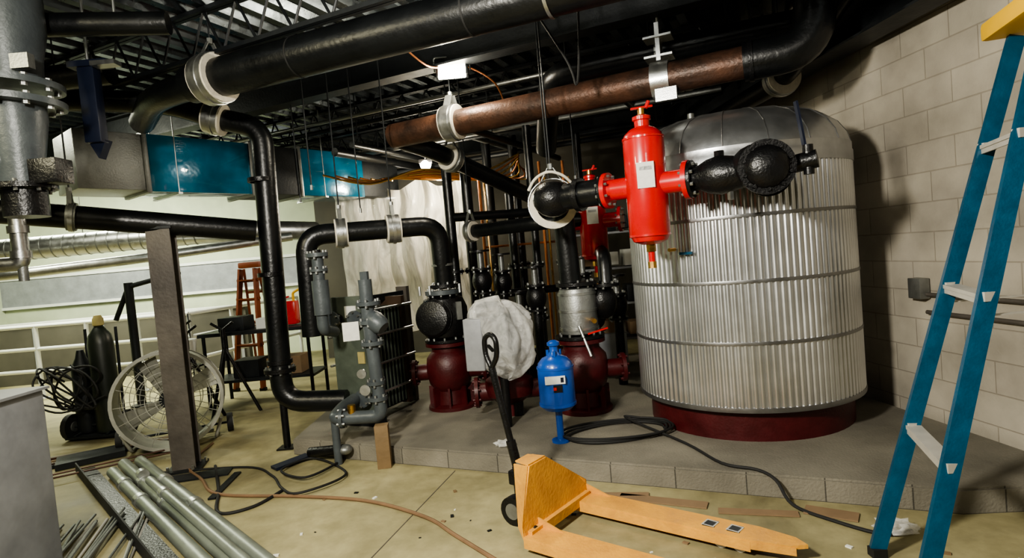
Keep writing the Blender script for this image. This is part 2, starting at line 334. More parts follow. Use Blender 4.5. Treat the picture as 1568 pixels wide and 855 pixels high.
o.cyl((-.3,7.2,1.6),(.81,7.4,1.6),.014,copper,n=10);o.done()
o=O('gate_valve_group')
for x,y,z in((-.1,6.3,1.2),(.22,5.7,1.05),(.05,6.0,.8),(.75,6.2,1.1),(.9,6.5,.7),(-.3,5.9,1.25),(1.0,5.7,.9)):
    o.ball((x,y,z),.1,blackp,(1,1,1.3));o.flange((x,y,z+.12),(0,0,1),.1,.02,blackp,6);o.flange((x,y,z-.12),(0,0,1),.1,.02,blackp,6);o.cyl((x,y,z),(x,y,z+.3),.03,dgalv);o.ring((x,y,z+.3),(0,0,1),.1,.082,.02,blackp);o.beam((x-.09,y,z+.3),(x+.09,y,z+.3),.015,.01,blackp);o.cyl((x,y,.13),(x,y,z),.045,blackp)
o.done()
# ---------------------------------------------------------------- red air separators
def separator(name,c,ax,s=1.,drain=True):
    o=O(name);c=V(c);ax=V(ax).normalized()
    o.lathe([(0,-.36*s),(.05*s,-.355*s),(.10*s,-.335*s),(.122*s,-.29*s),(.122*s,.27*s),(.112*s,.305*s),(.08*s,.335*s),(.045*s,.35*s),(.045*s,.385*s),(.055*s,.39*s),(.055*s,.41*s),(.02*s,.425*s),(0,.43*s)],c,m=red,n=40)
    o.ring(c+V((0,0,.28*s)),(0,0,1),.125*s,.12*s,.012,red,40);o.ring(c+V((0,0,-.3*s)),(0,0,1),.124*s,.11*s,.012,red,40)
    o.cyl(c-ax*.26*s,c+ax*.26*s,.066*s,red,n=28)
    for sg in(-1,1):
        o.flange(c+ax*sg*.25*s,ax,.112*s,.028*s,red,8,br=.009)
    o.cyl(c+V((0,0,.42*s)),c+V((0,0,.46*s)),.02*s,brass);o.beam(c+V((-.06*s,0,.46*s)),c+V((.07*s,0,.47*s)),.018,.012,red);o.cyl(c+V((.03*s,0,.46*s)),c+V((.05*s,0,.5*s)),.012,red)
    o.cyl(c+V((0,0,-.40*s)),c+V((0,0,-.34*s)),.03*s,brass,n=6);o.cyl(c+V((0,0,-.47*s)),c+V((0,0,-.39*s)),.02*s,red);o.cyl(c+V((0,0,-.5*s)),c+V((0,0,-.46*s)),.026*s,brass,n=8)
    nn=V((-c.x,-c.y,0)).normalized();rz=math.atan2(nn.y,nn.x)+math.pi/2
    o.box(c+nn*.118*s+V((0,0,.05*s)),(.10*s,.016,.15*s),label,rz=rz);o.box(c+nn*.1225*s+V((0,0,.09*s)),(.07*s,.012,.02*s),dgalv,rz=rz)
    o.done()
ax1=V((1.11-.65,3.55-3.85,0)).normalized()
separator('red_air_separator',(.89,3.70,1.85),ax1,1.04)
separator('red_air_separator',(.77,5.30,1.72),(.9,-.35,0),1.0)
o=O('black_suction_line')
s0=V((.32,4.07,1.85))
o.tube([V((.63,3.87,1.85)),s0,V((.46,4.84,1.85)),V((.48,4.85,1.22))],.088,black,.16,24)
o.ball(s0+V((.01,0,0)),.135,blackp,(1.05,1,.95))
o.ring(s0+V((.02,.16,-.03)),(.1,1,.1),.17,.12,.05,cream,32);o.tube([s0+V((-.15,.1,.08)),s0+V((-.1,.06,.16)),s0+V((0,.04,.20)),s0+V((.1,.04,.16)),s0+V((.16,.08,.1))],.010,cream,.05)
o.flange(V((.655,3.853,1.85)),ax1,.112,.026,blackp)
o.ring((.5,3.955,1.85),ax1,.11,.08,.04,blackp);o.done()
hanger(s0+V((.02,.17,-.02)),.174,ax=(.1,1,0))
o=O('black_balancing_valve')
p0=V((1.125,3.548,1.85));p1=V((1.47,3.33,1.85))
o.flange(p0,ax1,.112,.028,blackp)
o.lathe([(.07,0),(.075,.05),(.10,.1),(.115,.17),(.10,.25),(.085,.34)],p0,ax1,blackp,28)
o.ball(p1+V((-.03,.02,.02)),.135,blackp,(1.1,1,.95))
o.flange(p1+V((-.03,-.10,0)),(-.25,-1,0),.15,.03,blackp,10,blackp)
o.lathe([(.12,0),(.11,.03),(.07,.06),(0,.065)],p1+V((-.035,-.11,0)),(-.25,-1,0),blackp)
o.tube([p1,V((1.60,3.45,1.85)),V((1.64,3.72,1.85))],.088,black,.1,20);o.flange((1.62,3.62,1.85),(.25,1,0),.14,.03,blackp)
o.cyl(p1+V((.1,-.03,.0)),p1+V((.24,-.12,.02)),.05,blackp);o.cyl(p1+V((.2,-.1,-.06)),p1+V((.2,-.1,.1)),.028,blackp)
o.beam(p1+V((.19,-.1,.04)),p1+V((.15,-.1,.34)),.03,.012,bluew,up=(1,0,0))
o.cyl(p0+ax1*.17+V((0,0,.08)),p0+ax1*.17+V((0,0,.14)),.03,blackp,n=6);o.cyl(p0+ax1*.22+V((0,0,-.15)),p0+ax1*.22+V((0,0,-.08)),.02,galv,n=6)
o.done()
# ---------------------------------------------------------------- pumps
def pump(name,x,y,body,s=1.):
    o=O(name)
    o.lathe([(.22*s,.13),(.22*s,.16),(.15*s,.18),(.14*s,.30),(.19*s,.36),(.215*s,.48),(.20*s,.6),(.15*s,.66),(.15*s,.70),(.2*s,.71),(.2*s,.74),(.1*s,.75)],(x,y,0),m=dred,n=32)
    for k in range(8):
        a=k*math.pi/4;o.box((x+.16*s*math.cos(a),y+.16*s*math.sin(a),.25),(.09,.018,.18),dred,rz=a)
    o.flange((x,y,.76),(0,0,1),.2*s,.025,blackp,10)
    if body=='silver':
        o.lathe([(.10,.77),(.155,.79),(.158,.84),(.158,1.12),(.145,1.16),(.10,1.18)],(x,y,0),m=dgalv,n=32)
        for z in(.83,.98,1.12):o.ring((x,y,z),(0,0,1),.165,.155,.02,galv)
        o.flange((x,y,1.2),(0,0,1),.17,.03,blackp,10)
        o.ball((x+.22,y+.05,1.03),.12,blackp,(1,1,1.3));o.flange((x+.25,y,1.17),(0,0,1),.12,.025,blackp);o.tube([(x+.25,y,1.17),(x+.26,y+.05,1.42),(x+.28,y+.35,1.45)],.06,black,.1)
        o.cyl((x+.1,y-.1,.9),(x+.1,y-.22,.9),.02,brass);o.beam((x+.04,y-.22,.80),(x+.2,y-.24,.84),.02,.012,red);o.cyl((x-.02,y-.16,.86),(x+.05,y-.24,.62),.012,galv)
    else:
        o.lathe([(.12,.77),(.19,.80),(.215,.9),(.215,1.05),(.18,1.14),(.11,1.17),(.11,1.2)],(x,y,0),m=blackp,n=32)
        o.flange((x,y,1.2),(0,0,1),.16,.04,greyp,10)
        o.lathe([(.16,0),(.17,.02),(.15,.05),(.06,.07)],(x-.08,y-.17,.98),(-.3,-1,.1),blackp)
        o.flange((x-.07,y-.16,.98),(-.3,-1,.1),.17,.03,blackp,10)
        for k in range(5):o.cyl((x-.19+.09*k,y-.12,1.19),(x-.19+.09*k,y-.12,1.27),.012,galv,n=6)
        o.box((x+.15,y-.16,1.03),(.05,.03,.16),dgalv,rz=.4)
    o.cyl((x,y-.02,.47),(x+.34*s,y-.02,.47),.075,dred);o.flange((x+.33*s,y-.02,.47),(1,0,0),.12,.03,dred,bm_=dred)
    o.cyl((x,y,.47),(x-.33*s,y,.47),.075,dred);o.flange((x-.32*s,y,.47),(1,0,0),.12,.03,dred,bm_=dred)
    o.done()
pump('inline_pump',-.65,5.42,'black');pump('inline_pump',.53,4.92,'silver',1.02)
o=O('red_pump_volute');x,y=-.10,4.98
o.lathe([(.0,-.12),(.12,-.11),(.2,-.05),(.215,.02),(.2,.08),(.12,.13),(.12,.2),(.16,.21),(.16,.24),(.08,.25)],(x,y,.36),m=dred,n=32)
o.cyl((x-.28,y,.34),(x+.28,y,.34),.08,dred);o.flange((x-.28,y,.34),(1,0,0),.13,.03,dred,bm_=dred);o.flange((x+.28,y,.34),(1,0,0),.13,.03,dred,bm_=dred)
o.cyl((x+.06,y-.05,.13),(x+.06,y-.05,.3),.045,blackp);o.cyl((x,y,.13),(x,y,.30),.08,dred);o.cyl((x,y,.6),(x,y,.98),.12,greyp);o.done()
o=O('plastic_wrapped_pump_motor');o.cyl((-.10,4.62,.70),(-.10,4.62,1.03),.10,greyp);o.box((-.31,4.50,.83),(.15,.16,.40),lgrey,rz=-.3,bev=.01)
for k in range(10):
    a=k*.628;o.box((-.10+.105*math.cos(a),4.62+.105*math.sin(a),.86),(.02,.008,.3),greyp,rz=a)
o.tube([(-.3,4.55,1.02),(-.28,4.6,1.12),(-.12,4.6,1.12),(-.1,4.62,1.0)],.03,greyp,.05);o.cyl((-.13,4.62,.13),(-.13,4.62,.74),.035,blackp)
# loose film bag: a draped sleeve with vertical gathers, knotted at the bottom
nb,nh=120,50;vs=[];fs=[]
prb=[(.02,.54),(.10,.57),(.19,.64),(.235,.74),(.245,.84),(.245,.95),(.23,1.05),(.17,1.11),(.09,1.13),(.0,1.135)]
def rp(t):
    f=t*(len(prb)-1);i=min(int(f),len(prb)-2);g=f-i;return prb[i][0]*(1-g)+prb[i+1][0]*g,prb[i][1]*(1-g)+prb[i+1][1]*g
for j in range(nb):
    a=2*math.pi*j/nb
    for i in range(nh):
        t=i/(nh-1);r_,z_=rp(t);q=V((math.cos(a)*1.3,math.sin(a)*1.3,t*2.2))
        g=.10*math.sin(9*a+3*noise.noise(q*1.5)+2*t)*(1-.4*t)+.16*noise.noise(q*1.3)-.16*abs(noise.noise(q*2.2+V((4,4,4))))
        rr=r_*(1+g);vs.append(V((-.12+rr*1.1*math.cos(a)+.05*noise.noise(q+V((8,0,0))),4.60+rr*.95*math.sin(a),z_+.05*noise.noise(q*1.8+V((0,7,0)))-.03*math.cos(a))))
for j in range(nb):
    j2=(j+1)%nb
    for i in range(nh-1):fs.append((j*nh+i,j2*nh+i,j2*nh+i+1,j*nh+i+1))
o.add(vs,fs,bagm);o.done(70)
# ---------------------------------------------------------------- plate heat exchanger
o=O('plate_heat_exchanger');C=V((-1.42,5.08,0))
def HL(a,b,z):return C+A*a+Bd*b+V((0,0,z))
o.box(HL(0,0,.72),(.40,.06,1.06),green,rz=RZ,bev=.008)
for k in range(16):o.box(HL(0,.06+.026*k,.68),(.36,.014,.88),green if k%2 else dsteel,rz=RZ)
hxb=M('hx_rear_plate_brown',(.06,.035,.02),.5)
o.box(HL(0,.50,.70),(.40,.05,1.0),hxb,rz=RZ)
o.beam(HL(0,-.02,1.2),HL(0,.8,1.2),.05,.06,dsteel);o.beam(HL(0,-.02,.2),HL(0,.8,.2),.05,.06,dsteel);o.box(HL(0,.8,.70),(.12,.05,1.14),steelb,rz=RZ)
for sx in(-.22,.22):
    for z in(.4,.65,.9,1.12):o.cyl(HL(sx,-.06,z),HL(sx,.60,z),.011,galv,n=8)
o.box(HL(-.02,-.035,.96),(.09,.01,.14),tgold,rz=RZ);o.box(HL(.10,-.035,.72),(.07,.01,.1),tgold,rz=RZ);o.box(HL(.03,-.036,1.12),(.12,.01,.1),label,rz=RZ)
for a,z in((-.12,.38),(.12,.38),(-.12,1.06),(.12,1.06)):o.cyl(HL(a,-.10,z),HL(a,0,z),.05,blackp);o.flange(HL(a,-.1,z),Bd,.075,.02,greyp,6)
o.box(HL(0,0,.16),(.46,.12,.06),dsteel,rz=RZ);o.done(rot=RZ)
o=O('grey_valve_piping')
o.tube([(-1.50,4.60,1.62),(-1.51,4.60,1.03),(-1.50,4.85,.98)],.045,greyp,.06);o.flange((-1.50,4.60,1.62),(0,0,1),.085,.03,greyp,6);o.flange((-1.50,4.60,1.5),(0,0,1),.07,.02,greyp,6);o.cyl((-1.5,4.6,1.15),(-1.5,4.6,1.42),.065,greyp)
o.cyl((-1.5,4.6,1.63),(-1.5,4.6,1.66),.03,blackp)
o.tube([(-1.10,4.40,1.40),(-1.10,4.40,1.1),(-1.07,4.40,.36),(-1.45,4.44,.36),(-1.45,4.7,.38),(-1.42,4.95,.38)],.05,greyp,.07,18)
for z,r in((1.22,.09),(1.08,.08),(.92,.085),(.62,.07),(.5,.075)):o.flange((-1.09,4.40,z),(0,0,1),r,.028,greyp,6)
o.lathe([(.06,0),(.075,.05),(.07,.12),(.05,.15)],(-1.09,4.40,1.12),(.7,-.3,-.6),greyp);o.cyl((-1.1,4.4,1.38),(-1.1,4.4,1.46),.035,greyp,n=8)
o.cyl((-1.3,4.42,.36),(-1.3,4.42,.46),.03,brass);o.ring((-1.16,4.34,.58),(0,-1,0),.04,.0,.02,galv);o.ring((-1.18,4.36,.70),(0,-1,0),.035,.0,.02,galv)
o.flange((-1.38,4.43,.36),(1,0,0),.075,.025,greyp,6);o.box((-1.24,4.4,1.02),(.12,.02,.14),label,rz=.2)
o.tube([(-1.10,4.40,1.05),(-1.1,4.62,1.05),(-1.22,4.85,1.06)],.04,greyp,.05)
o.cyl((-1.45,4.46,.0),(-1.45,4.46,.34),.03,greyp);o.done()
o=O('wood_support_block');o.box((-1.06,4.31,.16),(.10,.09,.32),wood,rz=.1,bev=.004);o.done()
# ---------------------------------------------------------------- blue vessel
o=O('blue_pressure_vessel');x,y=.25,4.15
o.lathe([(.065,.13),(.065,.145),(.025,.15),(.025,.36),(.10,.37),(.125,.395),(.128,.42),(.128,.66),(.12,.70),(.09,.735),(.045,.755),(.03,.78),(.03,.82),(.045,.825),(.045,.845),(.02,.86),(0,.862)],(x,y,0),m=blue,n=40)
o.ring((x,y,.41),(0,0,1),.133,.12,.02,blue,40);o.ring((x,y,.67),(0,0,1),.132,.12,.015,blue,40)
for k in range(3):
    a=k*2.1+.5;o.cyl((x+.05*math.cos(a),y+.05*math.sin(a),.75),(x+.05*math.cos(a),y+.05*math.sin(a),.79),.012,blue,n=6)
o.box((x-.015,y-.127,.60),(.14,.012,.055),label,rz=-.05);o.box((x+.04,y-.131,.60),(.035,.01,.035),bluew);o.box((x+.0,y-.127,.54),(.06,.012,.05),dsteel,rz=-.05);o.box((x-.02,y-.13,.54),(.02,.012,.02),red)
o.done()
# hoses
o=O('black_hose_coil');pts=[]
for i in range(61):
    a=i/60*2*math.pi*3.2;r=.30+.03*math.sin(i*.7)+.012*(i//20);pts.append((.66+r*1.15*math.cos(a),4.20+r*.72*math.sin(a),.145+.012*(i//19)))
pts+= [(1.05,3.85,.145),(1.15,3.45,.145),(1.30,3.31,.145),(1.36,3.2,.12),(1.4,3.1,.02),(1.52,2.9,.012),(1.66,2.74,.012),(1.8,2.75,.012)]
o.curve(pts,.009,rubber,sub=5);o.done()
o=O('brown_air_hose');o.curve([(-2.85,5.3,.012),(-2.75,4.72,.012),(-2.45,4.35,.012),(-2.16,4.02,.012),(-1.57,3.86,.012),(-1.05,3.68,.012),(-.63,3.37,.012),(-.42,3.1,.012),(-.15,2.75,.012),(.2,2.3,.012)],.011,hoseb);o.done()
o=O('black_extension_cord');o.curve([(-2.9,4.6,.01),(-2.2,4.55,.01),(-1.9,4.3,.01),(-1.73,4.04,.01),(-1.55,3.86,.03),(-1.33,4.05,.03),(-1.37,4.3,.01),(-1.7,4.6,.02),(-1.85,4.35,.03),(-1.6,4.15,.03),(-1.45,4.45,.02),(-1.5,4.7,.01)],.009,rubber);o.curve([(-2.5,4.65,.01),(-2.2,4.1,.01),(-2.0,3.7,.01),(-1.8,3.75,.01),(-1.7,4.0,.01)],.011,rubber);o.done()
o=O('grinder_tool');o.cyl((-1.72,4.62,.06),(-1.42,4.5,.10),.04,blackp);o.ball((-1.40,4.49,.10),.055,dgalv,(1,1,.7));o.beam((-1.75,4.65,.03),(-1.95,4.45,.015),.10,.02,bluew);o.done()
# ---------------------------------------------------------------- pallet jack
o=O('pallet_jack');u=V((.783,-.622,0));nn=V((-.622,-.783,0));b0=V((.29,3.30,0));ju=math.atan2(u.y,u.x);SP=.48
def J(a,b,z):return b0+u*a+nn*b+V((0,0,z))
for off in(0,SP):
    pr=[(0,-.075),(.95,-.075),(1.12,-.045),(1.18,0),(1.12,.045),(.95,.075),(0,.075)]
    o.prism([J(a,off+b,.070) for a,b in pr],(0,0,.018),yel)
    for sg in(-1,1):
        o.beam(J(0,off+sg*.073,.055),J(.95,off+sg*.073,.055),.006,.05,yel);o.beam(J(.95,off+sg*.073,.062),J(1.14,off+sg*.04,.062),.006,.036,yel)
    for a in(.74,.86):
        o.box(J(a,off,.0885),(.06,.07,.003),dsteel,rz=ju);o.ring(J(a,off,.089),(0,0,1),.045,.034,.004,alup,4)
    for a in(.80,.89):o.cyl(J(a,off-.045,.035),J(a,off+.045,.035),.035,alup)
    o.prism([J(-.06,off-.06,.05),J(.16,off-.06,.088),J(.02,off-.06,.13),J(-.06,off-.06,.15)],nn*.008,yel)
TP=lambda b,z,a=0:J(a,b,z)
o.prism([TP(-.05,.05,.0),TP(.54,.05,.0),TP(.55,.14,-.01),TP(.43,.40,-.03),TP(.28,.40,-.03),TP(-.05,.16,-.01)],u*.008,yel)
o.prism([TP(.28,.40,-.03),TP(.43,.40,-.03),TP(.41,.40,-.13),TP(.30,.40,-.13)],V((0,0,.008)),yel)
o.prism([TP(.43,.40,-.03),TP(.43,.40,-.12),TP(.45,.07,-.11),TP(.54,.05,.0),TP(.55,.14,.0)],nn*.008,yel)
o.prism([TP(.28,.40,-.03),TP(.28,.40,-.12),TP(.18,.07,-.11),TP(-.05,.05,.0),TP(-.05,.16,.0)],nn*-.008,yel)
o.box(J(0,SP/2,.08),(.06,SP+.08,.05),yel,rz=ju)
o.cyl(J(.010,.47,.10),J(.020,.47,.10),.014,dsteel,n=12)
pc=J(-.24,.24,0)
o.cyl(pc+V((0,0,.08)),pc+V((0,0,.3)),.045,blackp);o.cyl(pc+V((0,0,.2)),pc+V((0,0,.34)),.03,dgalv);o.box(pc+V((.02,-.02,.25)),(.14,.12,.08),blackp,rz=ju,bev=.01);o.box(pc+u*.12+V((0,0,.16)),(.2,.08,.06),blackp,rz=ju)
for sg in(-1,1):
    w=pc+nn*.075*sg;o.cyl(w+V((0,0,.08))-nn*.028,w+V((0,0,.08))+nn*.028,.08,blackp);o.cyl(w+V((0,0,.08))-nn*.03,w+V((0,0,.08))+nn*.03,.045,dgalv)
h0=pc+V((-.01,0,.27));h1=V((-.16,3.32,.86))
o.tube([h0,h0.lerp(h1,.3)],.028,blackp);o.tube([h0,h1],.019,blackp);o.tube([h1,V((-.12,3.27,.93)),V((-.12,3.26,1.03)),V((-.15,3.30,1.06)),V((-.19,3.35,1.03)),V((-.19,3.36,.93)),h1],.015,blackp,.05);o.beam(V((-.14,3.29,.96)),V((-.17,3.33,.99)),.02,.01,blackp);o.tube([h0+V((0,.03,.0)),V((-.15,3.35,.9))],.006,dgalv)
o.done()
# ---------------------------------------------------------------- ladder
def ladder(name,fA,fB,tA,tB,rear,mt,zs,capm,w=.03,d=.08,st=.085,sm=None,wc=.24):
    sm=sm or alup
    o=O(name);fA,fB,tA,tB=map(V,(fA,fB,tA,tB));side=(fA-fB).normalized()
    for f,t in((fA,tA),(fB,tB)):
        o.beam(f+V((0,0,.03)),t,w,d,mt,up=(t-f).cross(side));o.box(f+V((0,0,.02)),(d,.05,.04),rubber)
    for z in zs:
        k=z/tA.z;a=fA.lerp(tA,k);b=fB.lerp(tB,k);b.z=a.z=z;o.beam(a,b,st,.016,sm);o.beam(a+V((-st*.4,0,-.014)),b+V((-st*.4,0,-.014)),.008,.03,sm)
        for q in(a,b):o.box(q,(st*.9,.036,.035),sm)
    c=(tA+tB)/2;rz=math.atan2(side.y,side.x);o.box(c+V((.04,0,.05)),((tA-tB).length+.10,wc,.08),capm,rz=rz,bev=.02)
    rA=fA+V(rear);rB=fB+V(rear);q=V(rear).normalized()*.10
    for f,t in((rA,tA+q),(rB,tB+q)):o.beam(f,t,.03,.045,mt)
    for k in(.2,.5,.8):o.beam(rA.lerp(tA+q,k),rB.lerp(tB+q,k),.02,.035,sm)
    for k in (.5,):o.beam(fA.lerp(tA,k),rA.lerp(tA+q,k),.02,.005,sm);o.beam(fB.lerp(tB,k),rB.lerp(tB+q,k),.02,.005,sm)
    o.done()
ladder('step_ladder',(1.53,2.58,0),(1.36,2.08,0),(2.25,2.56,2.24),(2.08,2.22,2.24),(1.28,0,0),tealr,(.58,1.19,1.78),yelc,w=.028,d=.062,st=.06)
ladder('orange_step_ladder',(-3.75,7.7,0),(-3.35,7.6,0),(-3.62,7.9,1.6),(-3.4,7.85,1.6),(0,.7,0),orange,(.3,.6,.9,1.2,1.45),orange,sm=orange,wc=.10)
# ---------------------------------------------------------------- steel column/pipe support
o=O('steel_support_column');px,py=-2.74,4.68;rz=.25
R=Matrix.Rotation(rz,3,'Z')
for sg in(-1,1):o.box(V((px,py,.97))+R@V((0,sg*.08,0)),(.17,.012,1.92),steelb,rz=rz)
o.box((px,py,.97),(.012,.16,1.92),steelb,rz=rz)
o.box((px,py,.01),(.26,.26,.02),dsteel,rz=rz);o.box((px,py,1.94),(.2,.2,.02),dsteel,rz=rz)
for a in(-1,1):
    for b in(-1,1):o.cyl((px+a*.1,py+b*.1,.02),(px+a*.1,py+b*.1,.05),.012,galv,n=6)
o.done()
# ---------------------------------------------------------------- drum fan
o=O('drum_floor_fan');c=V((-3.22,5.35,.45));ax=V((.45,-1,.05)).normalized()
o.ring(c,ax,.44,.425,.32,fanw,40)
for sg in(-1,1):o.ring(c+ax*.16*sg,ax,.45,.42,.02,fanw,40)
R=o.fr(ax)
for sg in(-1,1):
    for rr in(.1,.18,.26,.34):o.ring(c+ax*.15*sg,ax,rr+.003,rr-.003,.006,fanw,32)
    for k in range(16):
        a=k*math.pi/8;d=R@V((math.cos(a),math.sin(a),0));o.cyl(c+ax*.15*sg+d*.05,c+ax*.15*sg+d*.43,.003,fanw,n=6)
for k in range(4):
    a=k*math.pi/2+.4;d=R@V((math.cos(a),math.sin(a),0));e=R@V((-math.sin(a),math.cos(a),0))
    o.prism([c+d*.06-e*.03+ax*.03,c+d*.40-e*.09+ax*.05,c+d*.40+e*.09-ax*.03,c+d*.06+e*.05-ax*.02],ax*.006,fanw)
o.cyl(c-ax*.12,c+ax*.08,.08,dsteel)
sd=ax.cross(V((0,0,1))).normalized()
for sg in(-1,1):
    o.tube([c+sd*.40*sg+ax*.05+V((0,0,-.25)),c+sd*.34*sg+V((0,0,-.43)),c+sd*.34*sg-ax*.25+V((0,0,-.43))],.016,fanw,.05)
    w=c+sd*.46*sg-ax*.22;w.z=.09;o.cyl(w-sd*.025,w+sd*.025,.09,rubber);o.cyl(w-sd*.028,w+sd*.028,.045,white)
w=c-ax*.22;w.z=.09;o.cyl(w-sd*.46,w+sd*.46,.012,dsteel);o.done()
# ---------------------------------------------------------------- gas cylinder cart
o=O('gas_cylinder_cart');x,y=-4.22,5.95
o.lathe([(.11,.06),(.115,.09),(.115,.95),(.10,1.04),(.06,1.10),(.04,1.13)],(x,y,0),m=olive)
o.lathe([(.035,1.13),(.05,1.14),(.05,1.2),(.03,1.24),(0,1.245)],(x,y,0),m=tgold)
o.lathe([(.09,.06),(.095,.09),(.095,.72),(.05,.82),(.03,.9)],(x-.24,y+.03,0),m=dsteel)
for sg in(-1,1):o.tube([(x+sg*.16-.1,y+.16,1.1),(x+sg*.16-.1,y+.14,.1),(x+sg*.16-.1,y-.15,.05)],.014,dsteel,.05);
o.box((x-.1,y,.04),(.5,.32,.02),dsteel)
for sx in(-.38,.2):o.cyl((x+sx-.02,y-.02,.13),(x+sx+.03,y-.02,.13),.13,rubber);o.cyl((x+sx-.03,y-.02,.13),(x+sx+.04,y-.02,.13),.05,dgalv)
o.cyl((x-.4,y-.02,.13),(x+.22,y-.02,.13),.012,dsteel)
for k in range(7):
    q=[(x-.25+.35*math.sin(i*1.3+k)*(.5+.1*k),y-.18+.08*math.cos(i*1.9+k),.55+.22*math.cos(i*1.1+k*1.7)) for i in range(7)];o.curve(q,.010,rubber,sub=6)
o.done()
# ---------------------------------------------------------------- grey cabinet left, flanged valve
o=O('grey_electrical_cabinet');o.box((-2.98,2.85,.51),(.9,.5,.98),lgrey,bev=.012);o.box((-2.98,2.595,.5),(.84,.012,.9),lgrey,bev=.004);o.box((-2.98,2.85,.015),(.9,.5,.03),dsteel)
o.cyl((-2.60,2.58,.55),(-2.60,2.55,.55),.02,blackp);o.box((-2.98,2.85,1.005),(.94,.54,.014),lgrey);o.done()
o=O('flanged_pipe_assembly');x,y=-2.74,3.4
o.lathe([(.11,2.1),(.12,2.3),(.15,2.5),(.15,2.62)],(x,y,0),m=greyp,n=32)
o.flange((x,y,2.60),(.08,0,1),.25,.035,greyp,10,br=.018);o.flange((x,y,2.70),(.08,0,1),.25,.035,greyp,10,br=.018)
o.lathe([(.15,2.70),(.16,2.85),(.19,3.0),(.19,3.44)],(x,y,0),m=greyp,n=32)
o.tube([(x,y,2.28),(x,y,1.95)],.11,blackp);o.flange((x,y,2.12),(0,0,1),.16,.03,blackp,8)
o.box((x+.18,y-.02,2.19),(.16,.14,.14),blackp,bev=.01)
o.tube([(x,y,2.3),(x-.2,y-.1,2.22),(x-.6,y-.3,2.22)],.1,greyp,.15)
o.box((x+.17,y-.12,2.78),(.10,.05,.08),dgalv);o.done()
o=O('strut_trapeze_support');o.box((-2.70,4.0,2.73),(.11,.08,.5),bluew,bev=.008);o.prism([(-2.76,4.0,2.50),(-2.64,4.0,2.50),(-2.70,4.0,2.38)],(0,.07,0),bluew);o.box((-2.68,4.0,3.0),(.26,.1,.04),bluew);o.cyl((-2.70,4,2.98),(-2.7,4,DZ),.01,galv);o.box((-2.55,3.95,2.98),(.16,.08,.03),galv);o.done()
o=O('silver_drop_pipe');
o.tube([(-3.3,4.0,2.9),(-3.3,4.0,1.75)],.05,galv)
for z in(1.78,1.95,2.25,2.45):o.ring((-3.3,4.0,z),(0,0,1),.062,.045,.05,galv)
o.tube([(-3.3,4.0,1.8),(-3.3,4.0,1.72),(-3.9,3.9,1.72)],.05,galv,.05);o.cyl((-3.3,4.0,2.88),(-3.3,4.0,DZ),.02,galv);o.cyl((-3.3,4,1.60),(-3.3,4,1.74),.03,dgalv);o.done()
# ---------------------------------------------------------------- duct
o=O('blue_wrapped_air_duct');d=V((.62,.785,0));w=V((.785,-.62,0));c0=V((-3.43,5.70,2.68))
def DB(s0,s1,m,g=0,h=.56):
    c=c0+d*(s0+s1)/2-w*.28;o.box(c,(s1-s0,.56+g,h+g),m,rz=math.atan2(d.y,d.x),bev=.012)
DB(0,.05,dgalv,.03);DB(.03,1.1,teal);DB(-.55,.02,dgalv,0,.54);DB(1.08,1.7,dsteel,-.01);DB(1.68,2.6,teal);DB(2.6,3.2,dsteel,-.02)
DB(1.06,1.1,dgalv,.04);DB(1.66,1.7,dgalv,.04)
for s in(.3,2.0):
    for k in(0,-.56):o.cyl(c0+d*s+w*k*1+V((0,0,-.3)),c0+d*s+w*k+V((0,0,DZ-2.68)),.006,galv)
    o.beam(c0+d*s+w*.03+V((0,0,-.29)),c0+d*s-w*.6+V((0,0,-.29)),.04,.02,galv)
o.done(rot=math.atan2(d.y,d.x))
o=O('spiral_duct');pa=V((-8.5,7.0,2.05));pb=V((-4.1,7.8,2.12));o.cyl(pa,pb,.14,galv,n=28)
for k in range(36):
    p=pa.lerp(pb,k/35);o.ring(p,pb-pa,.145,.138,.012,dgalv,28)
o.tube([pb-V((.2,.03,0)),pb+V((.5,.1,0)),pb+V((1.1,1.4,0))],.14,galv,.3,24)
for t in(.2,.7):
    p=pa.lerp(pb,t);o.cyl(p+V((0,0,.1)),(p.x,p.y,DZ),.006,galv)
o.done()
o=run('silver_branch_pipe',[(-7.5,6.3,1.75),(-5.5,6.6,1.75),(-4.4,7.4,1.85),(-3.0,8.2,2.0)],.06,galv,.2);o.cyl((-5.5,6.6,1.8),(-5.5,6.6,DZ),.006,galv);o.done()
# ---------------------------------------------------------------- back room
def rail(name,p,q,hs,n,m,r=.022):
    o=O(name);p,q=V(p),V(q)
    for i in range(n+1):
        c=p.lerp(q,i/n);o.cyl(c,c+V((0,0,max(hs))),r,m,n=10);o.cyl(c,c+V((0,0,.01)),r*3,m,n=10)
    for h in hs:o.cyl(p+V((0,0,h)),q+V((0,0,h)),r,m,n=10)
    o.done()
rail('guard_railing',(-9.2,8.6,0),(-4.6,8.3,0),(.4,.72,1.05),6,white,.028)
rail('guard_railing',(-4.6,8.3,0),(-3.9,10.6,0),(.4,.72,1.05),3,white,.028)
o=O('low_grey_partition');o.box((-6.9,9.9,.5),(4.8,.12,1.0),midw);o.box((-6.9,9.9,1.02),(4.8,.2,.04),white)
for k in range(5):o.box((-9.2+1.15*k,9.83,.5),(.05,.03,1.0),lgrey)
o.done()
o=O('wall_trim_band');o.box((-6.5,10.97,1.55),(6,.04,.5),lgrey);o.box((-6.5,10.95,1.82),(6,.05,.05),white);o.box((-6.5,10.95,1.28),(6,.05,.05),white);o.done()
o=O('steel_standpost')
o.cyl((-4.75,7.3,0),(-4.75,7.3,1.55),.05,dsteel);o.cyl((-4.75,7.3,0),(-4.75,7.3,.02),.12,dsteel);o.tube([(-4.95,7.3,1.1),(-4.75,7.3,1.5),(-4.1,7.3,1.62)],.03,dsteel,.08)
o.done()
